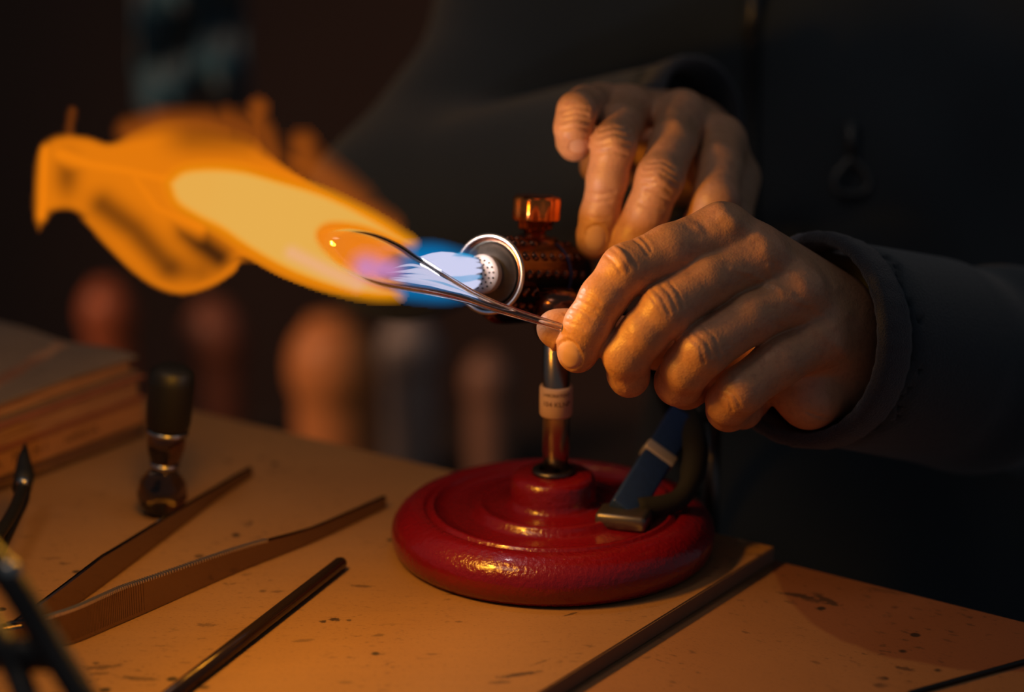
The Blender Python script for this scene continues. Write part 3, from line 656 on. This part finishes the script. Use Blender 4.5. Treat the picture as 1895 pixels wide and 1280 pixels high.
cr([(1170, 380), (1180, 450)], 20, 1.3, c2); cr([(1060, 330), (1090, 430)], 10, -.9, c2); cr([(900, 260), (950, 330)], 16, 1, c2)
V2, _ = sculpt(V2, Q2, marks)
V2, n2a = nail(V2, Q2, 1102, 442, 19, 24, R_(4)); V2, n2b = nail(V2, Q2, 1071, 272, 17, 12, R_(4), .35)
# arms, shoulders and neck (inside the jacket)
pts = [J(x, y, d) for x in (500, 2500) for y in (-1500, 1300) for d in (90, 700)]
F3 = Field((-260, -420, 1090), (560, 300, 1560), 7.0)
bd = F3.new()
WL, EL, SL = J(1640, 690, 98), J(2250, 770, 290), np.array((420., -190., 1430.))
WR, ER, SR = J(1235, 280, 225), np.array((-60., -70., 1345.)), np.array((40., -190., 1440.))
for a_, b_, ra, rb in ((WL, EL, 24, 38), (EL, SL, 40, 50), (WR, ER, 24, 36), (ER, SR, 38, 48), (np.array((230., -170., 1450.)), np.array((230., 230., 1450.)), 110, 105), (SL, SR, 60, 60), (np.array((230., -200., 1440.)), np.array((230., -330., 1430.)), 55, 55)):
    F3.cone(bd, a_, b_, ra, rb, 14, 30)
V3, Q3 = F3.mesh(bd)
V = np.concatenate([V1, V2, V3]); Q = np.concatenate([Q1, Q2 + len(V1), Q3 + len(V1) + len(V2)])
me = npmesh('body', toworld(V), Q); mi = np.zeros(len(Q), np.int32); mi[:len(Q1)][n1] = 1; mi[len(Q1):len(Q1) + len(Q2)][n2a | n2b] = 1
bodyo = link('body', me, [M['skin'], M['nail']], person)
if len(me.polygons) == len(mi): me.polygons.foreach_set('material_index', mi)
me.update()

# jacket: torso, sleeves hollow at the cuffs
F4 = Field((-280, -420, 1040), (560, 330, 1580), 4.0)
jk = F4.new()
CL = J(1575, 640, 62); ELs = J(2260, 760, 300); ax = (ELs - CL) / np.linalg.norm(ELs - CL)
CR = J(1232, 262, 205)
F4.cone(jk, CL, ELs, 47, 58, 10, 30); F4.cone(jk, ELs, SL, 58, 72, 20, 30)
F4.cone(jk, CR, ER, 40, 52, 10, 30); F4.cone(jk, ER, SR, 52, 68, 20, 30)
for a_, b_, ra, rb in ((np.array((230., -150., 1470.)), np.array((220., 260., 1460.)), 150, 140), (SL, SR, 85, 85), (np.array((330., -150., 1470.)), np.array((320., 260., 1460.)), 150, 140)): F4.cone(jk, a_, b_, ra, rb, 25, 40)
F4.cone(jk, CL - ax * 60, CL + ax * 4, 42, 40, 2, 20, op='sub')
axr = (ER - CR) / np.linalg.norm(ER - CR)
F4.cone(jk, CR - axr * 60, CR + axr * 5, 35, 35, 2, 20, op='sub')
V4, Q4 = F4.mesh(jk)
# cloth folds
nr = vnormals(V4, Q4); s_ = (V4 - CL) @ ax; fold = 3.2 * np.sin(s_ / 17 + V4[:, 1] / 30 + 1.5 * np.sin(V4[:, 2] / 35)) + 1.5 * np.sin(s_ / 9 - V4[:, 1] / 16)
t_ = np.clip((s_ - 52) / 50, 0, 1); V4 = V4 + nr * (fold * t_)[:, None]
jacket = link('jacket', npmesh('jacket', toworld(V4), Q4), M['jacket'], person); jacket['label'] = 'dark navy fleece jacket with zip front'
# knitted cuffs as rings of cloth
def ring_cuff(C_, axv, R0, wlen, seg=96, tilt=None):
    axv = axv / np.linalg.norm(axv); u = np.cross(axv, (0, 1, 0)); u /= np.linalg.norm(u); v = np.cross(axv, u)
    prof = [(R0 - 4.0, wlen), (R0 - 4.2, 2), (R0 - 3.2, -1.5), (R0 - .5, -2.6), (R0 + 1.8, -1), (R0 + 2.6, 3), (R0 + 2.2, wlen * .6), (R0 - 2.5, wlen)]
    Vv, Fv = [], []
    for i, (r, s) in enumerate(prof):
        for k in range(seg):
            t = 2 * math.pi * k / seg; rr = r * (1 + .02 * math.sin(3 * t + 1)) + .25 * math.sin(32 * t)
            Vv.append(C_ + axv * (s + 3 * math.sin(t * 2)) + u * rr * math.cos(t) + v * rr * math.sin(t))
    m = len(prof)
    for i in range(m):
        for k in range(seg): Fv.append((i * seg + k, i * seg + (k + 1) % seg, ((i + 1) % m) * seg + (k + 1) % seg, ((i + 1) % m) * seg + k))
    return toworld(np.array(Vv)), Fv
for C_, a_, r_ in ((CL - ax * 36, ax, 46), (CR - axr * 24, axr, 38)):
    v_, f_ = ring_cuff(C_, a_, r_, 24 if r_ == 46 else 18); o = pyd('cuff', v_, f_, M['cuff'], person); o['label'] = 'heather-grey rolled cuff'
# zip and ring puller
def zrow(px, py):
    p_ = np.array(P(px, py, 1.30)); return Vector(p_)
zx = []
for py in range(-40, 760, 20):
    v_ = (P(1392, py, 1) - CAM); hit = None
    zx.append(v_)
bvh = None
from mathutils.bvhtree import BVHTree
bmj = bmesh.new(); bmj.from_mesh(jacket.data); bvh = BVHTree.FromBMesh(bmj); bmj.free()
def hitp(px, py, off=.002):
    d = (P(px, py, 1) - CAM).normalized(); h, nn, i_, ds = bvh.ray_cast(CAM + d * 1.25, d)
    return None if h is None else h - d * off
path = [q for q in (hitp(1392, py, .0015) for py in range(-60, 430, 16)) if q is not None]
if len(path) > 3: bmo('zipper', tube(path, .0042, 8), M['blackp'], person)
q = hitp(1392, 30, .004)
if q: bmo('zipper_slider', tube([q + Vector((.001, 0, .03)), q, q - Vector((.002, 0, .012))], [.0025, .0045, .0035], 10), M['zip'], person)
q = hitp(1575, 300, .005)
if q:
    pp = [q + RT * (x * .0003) - UP * (y * .0003) for x, y in ((0, -15), (-8, 0), (-26, 20), (-32, 38), (-26, 52), (0, 58), (26, 52), (32, 38), (26, 20), (8, 0), (0, -15))]
    bmo('zipper_pull', tube(spline(pp, 40), .0018, 8), M['zip'], person)['label'] = 'teardrop cord ring puller'
    bmo('zipper_tab', tube([q + UP * .022, q + UP * .003], [.003, .0025], 10), M['zip'], person)

# ------------------------------------------------------------------ tweezers on the board
tw = empty('tweezers', G(60, 1190, .004), 'large polished steel tweezers lying open with ridged grips, joined end at left', 'tweezers')
def strip(name, pts, hs, th, mats, parent):
    """upright metal strip standing on its edge: pts on the table, hs heights, th thickness"""
    n_ = 60; c = spline([(p.x, p.y) for p in pts], n_); hh = np.interp(np.linspace(0, 1, n_), np.linspace(0, 1, len(hs)), hs); Vv, Ff = [], []
    for i in range(n_):
        t = c[min(i + 1, n_ - 1)] - c[max(i - 1, 0)]; t /= np.linalg.norm(t); nn = np.array((-t[1], t[0])) * th / 2
        z0, z1 = .0004, hh[i]; b_ = th * .25
        for (sx, zz) in ((-1, z0), (-1, z1 - b_), (-.5, z1), (.5, z1), (1, z1 - b_), (1, z0)): Vv.append((c[i][0] + nn[0] * sx, c[i][1] + nn[1] * sx, zz))
    for i in range(n_ - 1):
        for k in range(6): Ff.append((i * 6 + k, i * 6 + (k + 1) % 6, i * 6 + 6 + (k + 1) % 6, i * 6 + 6 + k))
    Ff += [tuple(range(6)), tuple(range(n_ * 6 - 6, n_ * 6))[::-1]]
    return pyd(name, Vv, Ff, mats, parent, False), c, hh
M['tweez'] = mat('tweezer_steel', (.27, .20, .16), .14, 1)
a1 = [G(15, 1200), G(110, 1197), G(230, 1150), G(430, 1062), G(580, 1002), G(712, 940)]
o1, c1, h1 = strip('arm', a1, [.012, .0155, .0165, .012, .0075, .0065], .0022, M['tweez'], tw)
a2 = [G(-20, 1225), G(90, 1152), G(190, 1082), G(320, 985), G(400, 925), G(464, 882)]
o2, c2_, h2 = strip('arm', a2, [.010, .0120, .0140, .010, .0070, .0055], .0022, M['tweez'], tw)
# grip ridges along the near arm: on its top edge and down its face
bm = bmesh.new(); bm2 = bmesh.new()
for i in np.linspace(7, 40, 120):
    k = int(i); u = i - k; x, y = c1[k] * (1 - u) + c1[k + 1] * u; hh = h1[k] * (1 - u) + h1[k + 1] * u; t = c1[k + 1] - c1[k]; t /= np.linalg.norm(t)
    Mt = basis(Vector((t[0], t[1], 0)), Vector((-t[1], t[0], 0)), Vector((0, 0, 1)), Vector((x, y, hh - .0004)))
    box(bm, .0006, .0026, .0014, (0, 0, 0), M4=Mt)
    if i < 26: box(bm2, .00035, .00025, hh * .8, (0, -.0011, -hh * .45), M4=Mt)
M['ridge'] = mat('ridge_highlight', (.75, .72, .7), .38, 1)  # silvery highlight of the top edge put into a paler steel colour
o = bmo('grip_ridge', bm, M['ridge'], tw, False); o['kind'] = 'stuff'
o = bmo('side_ridge', bm2, M['tweez'], tw, False); o['kind'] = 'stuff'
bm = bmesh.new(); j0 = G(8, 1208); box(bm, .03, .006, .011, (0, 0, 0), bev=.0015); bmo('joint', bm, M['tweez'], tw, True, basis(Vector((.93, .36, 0)), Vector((-.36, .93, 0)), Vector((0, 0, 1)), j0 + Vector((-.006, 0, .0062))))

# dark rods
def rod(name, pa, pb, r, m, label, cat, grp=None):
    o = bmo(name, tube([pa, pa.lerp(pb, .012), pa.lerp(pb, .5), pb], [r * .8, r, r, r], 20), m, None); tag(o, label, cat, grp); return o
M['rod'] = mat('smoked_rod', (.05, .03, .025), .2, .5)
rod('metal_rod', G(633, 1040, .0032), G(270, 1322, .0032), .0032, M['rod'], 'straight dark rod lying on the board in front of the tweezers', 'rod')
rod('metal_rod', G(1680, 1283, TZ + .0012), G(1980, 1200, TZ + .0012), .0011, M['blackp'], 'thin dark wire-like rod lying on the bench near its right front', 'rod')

# blunt-nosed pliers by the books
pl = empty('pliers', G(30, 1000, .004), 'dark pointed-nose pliers leaning against the books at the left edge', 'pliers')
nb = G(44, 905, .012)
bmo('jaw', tube([P(47, 822, 1.15), P(44, 850, 1.145), P(45, 880, 1.14), P(40, 905, 1.13)], [.0008, .0032, .0050, .0045], 12), M['blackp'], pl)
bmo('handle', tube(spline([P(42, 900, 1.13), P(22, 950, 1.10), P(-20, 1015, 1.06)], 14), [.0028] * 14, 12), M['blackp'], pl)
bmo('handle', tube(spline([P(48, 900, 1.135), P(46, 925, 1.125), P(30, 960, 1.105), P(-8, 1040, 1.065)], 14), [.0022] * 14, 12), M['dsteel'], pl)
bmo('rivet', lathe([(0, -.004), (.0028, -.004), (.0028, .004), (0, .0045)], 16), M['steel'], pl, M4=axisM(P(44, 893, 1.132), -FW))
# near blurred tongs
tg = empty('tongs', P(60, 1220, 0.830), 'blurred dark metal tongs close to the lens at the bottom left', 'tongs')
bmo('arm', tube(spline([P(-30, 1015, 0.835), P(20, 1075, 0.830), P(85, 1180, 0.825), P(165, 1310, 0.815)], 20), .0052, 14), M['blackp'], tg)
bmo('arm', tube(spline([P(-40, 1120, 0.840), P(10, 1200, 0.830), P(38, 1260, 0.825), P(60, 1320, 0.815)], 20), .0045, 14), M['blackp'], tg)
bm = bmesh.new(); bmo('bridge', tube([P(-20, 1208, 0.833), P(100, 1212, 0.826)], .0060, 14), M['blackp'], tg)
bmo('pivot', lathe([(0, -.004), (.004, -.004), (.0045, .003), (0, .005)], 20), M['steel'], tg, M4=axisM(P(18, 1058, 0.830), -FW))

# ------------------------------------------------------------------ small bottle
bb = G(297, 950); 
bot = empty('glass_vial', bb, 'small round-bottomed smoky glass vial with tall black cap in front of the books', 'vial')
bM = Matrix.Translation(bb) @ Matrix.Rotation(R_(7), 4, 'Y')
bmo('vial_body', lathe([(0, .0005), (.006, .0008), (.0105, .004), (.0122, .010), (.0108, .017), (.0072, .0215), (.0062, .0255), (.0082, .030), (.0092, .036), (.0085, .042), (.006, .045), (0, .0452)], 48), M['bglass'], bot, M4=bM)
bmo('cap', lathe([(0, .0425), (.0095, .0425), (.0106, .047), (.0112, .066), (.0104, .072), (.007, .0745), (0, .075)], 40), M['blackp'], bot, M4=bM)
bmo('metal_ring', lathe([(.0062, .0238), (.0072, .0240), (.0072, .0262), (.0062, .0264)], 40), M['steel'], bot, M4=bM)
bmo('cap_ring', lathe([(.0086, .0410), (.0100, .0412), (.0100, .0428), (.0086, .0430)], 40), M['steel'], bot, M4=bM)

# ------------------------------------------------------------------ books
Rr, Ll = G(272, 806), G(40, 895); bx = (Ll - Rr).normalized(); by = Vector((0, 0, 1)).cross(bx); by = by if by.y > 0 else -by
def cov(name, col, rough=.6): 
    m = mat(name, col, rough); n_ = N(m); n_.l(n_.mix(n_.noise(n_.coords(), 60), col, tuple(x * .6 for x in col)), n_.b.inputs['Base Color']); return m
M['page'] = mat('page_edges', (.5, .28, .17), .8); n = N(M['page']); wv = n.noise(n.coords((1, 1, 60)), 30, 3)
n.l(n.mix(n.ramp(wv, [(.4, (0, 0, 0)), (.6, (1, 1, 1))]), (.52, .29, .17), (.26, .12, .075)), n.b.inputs['Base Color'])
specs = [('dark brown paperback at the bottom of the book stack', (.14, .07, .045), .0005, .0065, .000, 0, 0, False),
         ('orange-brown book with printed spine, second from the bottom of the stack', (.60, .29, .14), .0070, .0135, .002, 1, 1, True),
         ('thick paper-edged book between the printed spine and the top book', (.42, .15, .08), .0210, .0125, -.001, -1.0, 0, False),
         ('worn grey-covered book lying on top of the book stack', (.30, .22, .17), .0340, .0090, .004, 2.0, 0, False)]
for lab, col, z0, th, off, rot, txt, spine in specs:
    Mb = basis(bx, by, Vector((0, 0, 1)), Rr + Vector((0, 0, z0)) + by * off) @ Matrix.Rotation(R_(rot), 4, 'Z')
    if Mb.to_3x3().determinant() < 0: Mb = basis(-bx, by, Vector((0, 0, 1)), Rr + Vector((0, 0, z0)) + by * off)
    sgn = 1 if basis(bx, by, Vector((0, 0, 1)), Rr).to_3x3().determinant() > 0 else -1
    bk = empty('book', Mb.translation, lab, 'book', 'stack of old books')
    mc = cov('cover_' + str(int(z0 * 1e4)), col); Lb, Wb = .21, .145
    bm = bmesh.new(); box(bm, Lb - .006, Wb - .006, th - .0022, (sgn * Lb / 2, Wb / 2, th / 2), bev=.0004); bmo('pages', bm, M['page'], bk, False, Mb)
    for zc, nm in ((.00055, 'back_cover'), (th - .00055, 'front_cover')):
        bm = bmesh.new(); r_ = box(bm, Lb, Wb, .0010, (sgn * Lb / 2, Wb / 2, zc))
        if nm == 'front_cover' and z0 > .03:      # curled worn corner and gentle waves
            bmesh.ops.subdivide_edges(bm, edges=list(bm.edges), cuts=14, use_grid_fill=True)
            for v in bm.verts:
                cx_ = abs(v.co.x); d_ = math.hypot(cx_, v.co.y - Wb * .9); v.co.z += .006 * math.exp(-(d_ / .02) ** 2) + .0012 * math.sin(v.co.y * 90 + cx_ * 30)
        bmo(nm, bm, mc, bk, False, Mb)
    if spine:
        bm = bmesh.new(); box(bm, Lb, .0012, th, (sgn * Lb / 2, .0004, th / 2), bev=.0003); sp = bmo('spine', bm, mc, bk, False, Mb)
        for s_t, at_, sz in (('A', .170, .0085), ('M', .150, .0085), ('H I', .128, .0085), ('NMNI IA', .092, .0062)):
            cu = bpy.data.curves.new('lettering', 'FONT'); cu.body = s_t; cu.size = sz; cu.extrude = .00008
            o = bpy.data.objects.new('tmp', cu); COL.objects.link(o); bpy.context.view_layer.update()
            me = bpy.data.meshes.new_from_object(o.evaluated_get(bpy.context.evaluated_depsgraph_get())); COL.objects.unlink(o); bpy.data.objects.remove(o)
            lo_ = Mb @ Vector((sgn * at_ * .62, -.0004, .0042))
            link('lettering', me, M['ink'], sp, False, basis(-bx, Vector((0, 0, 1)), (-bx).cross(Vector((0, 0, 1))), lo_))

# ------------------------------------------------------------------ background: low shelf bench with jars, hanging blue cloth
bz = -.44
sb_ = empty('side_table', (-.1, 1.25, FLOOR), 'low dark wooden side table in the blurred background behind the workbench', 'table')
bm = bmesh.new(); box(bm, 1.5, .5, .03, (-.1, 1.25, bz - .015), bev=.002); bmo('tabletop', bm, M['floor'], sb_, False)
for sx in (-.78, .58):
    for sy in (1.05, 1.45):
        bm = bmesh.new(); box(bm, .05, .05, bz - .03 - FLOOR, (sx, sy, (FLOOR + bz - .03) / 2)); bmo('leg', bm, M['edge'], sb_, False)
def jar(name, px, py, hw, col, lab, cat, d=2.35, metal=0.0, h=None):
    c = P(px, py, d); r = hw * d / FPX; h = h or (c.z - bz) + r * .9
    m = mat(name + '_' + str(px), col, .4, metal)
    t = empty(name, (c.x, c.y, bz), lab, cat)
    zb = c.z - bz
    bmo('jar_body', lathe([(0, .001), (r * .8, .001), (r * .82, .012), (r * .86, zb - r * 1.0)] + [(r * max(math.cos(q * .85), .5), zb + r * 1.1 * math.sin(q)) for q in np.linspace(-.7, 1.0, 12)] + [(r * .5, zb + r * 1.02), (0, zb + r * 1.02)], 32), m, t, M4=Matrix.Translation((c.x, c.y, bz)))
    bmo('lid', lathe([(0, zb + r), (r * .56, zb + r), (r * .56, zb + r * 1.12), (r * .2, zb + r * 1.2), (0, zb + r * 1.2)], 32), m, t, M4=Matrix.Translation((c.x, c.y, bz)))
jar('ginger_jar', 615, 680, 82, (.80, .32, .10), 'bright amber jar blurred behind the bench, left of the grey canister', 'jar')
jar('canister', 758, 650, 56, (.36, .33, .33), 'pale grey canister blurred behind the bench, right of the amber jar', 'canister', 2.45)
jar('pottery_jar', 905, 705, 48, (.34, .19, .13), 'dull brown jar blurred behind the bench, just left of the torch post', 'jar')
jar('clay_pot', 200, 580, 52, (.42, .12, .05), 'rust-coloured pot blurred under the left end of the flame', 'pot', 2.4)
jar('clay_pot', 400, 625, 60, (.32, .12, .07), 'dark rust pot blurred between the left pot and the amber jar', 'pot', 2.5)
# hanging cloth
Vv, Ff = [], []; nx, nz_ = 40, 34
for i in range(nx + 1):
    for j in range(nz_ + 1):
        u, v_ = i / nx, j / nz_; px = 240 + 215 * u + 15 * v_ * (1 - u); py = -260 + 455 * v_
        d = 2.15 + .034 * math.sin(4 * u + 17 * v_) + .016 * math.sin(9 * u - 11 * v_) + .008 * math.sin(u * 31 + 6 * v_)
        p_ = P(px, py + 14 * math.sin(u * 9), d); Vv.append(p_)
for i in range(nx):
    for j in range(nz_): q_ = i * (nz_ + 1) + j; Ff.append((q_, q_ + 1, q_ + nz_ + 2, q_ + nz_ + 1))
hc = pyd('hanging_cloth', Vv, Ff, M['bluecloth']); sm_ = hc.modifiers.new('thick', 'SOLIDIFY'); sm_.thickness = .004
tag(hc, 'folded blue cloth hanging in the dark background above the flame', 'cloth')
hook = tube([P(340, -262, 2.15), P(340, -400, 2.2), P(340, -700, 2.3)], .004, 8); bmo('hanging_cord', hook, M['blackp'], hc)
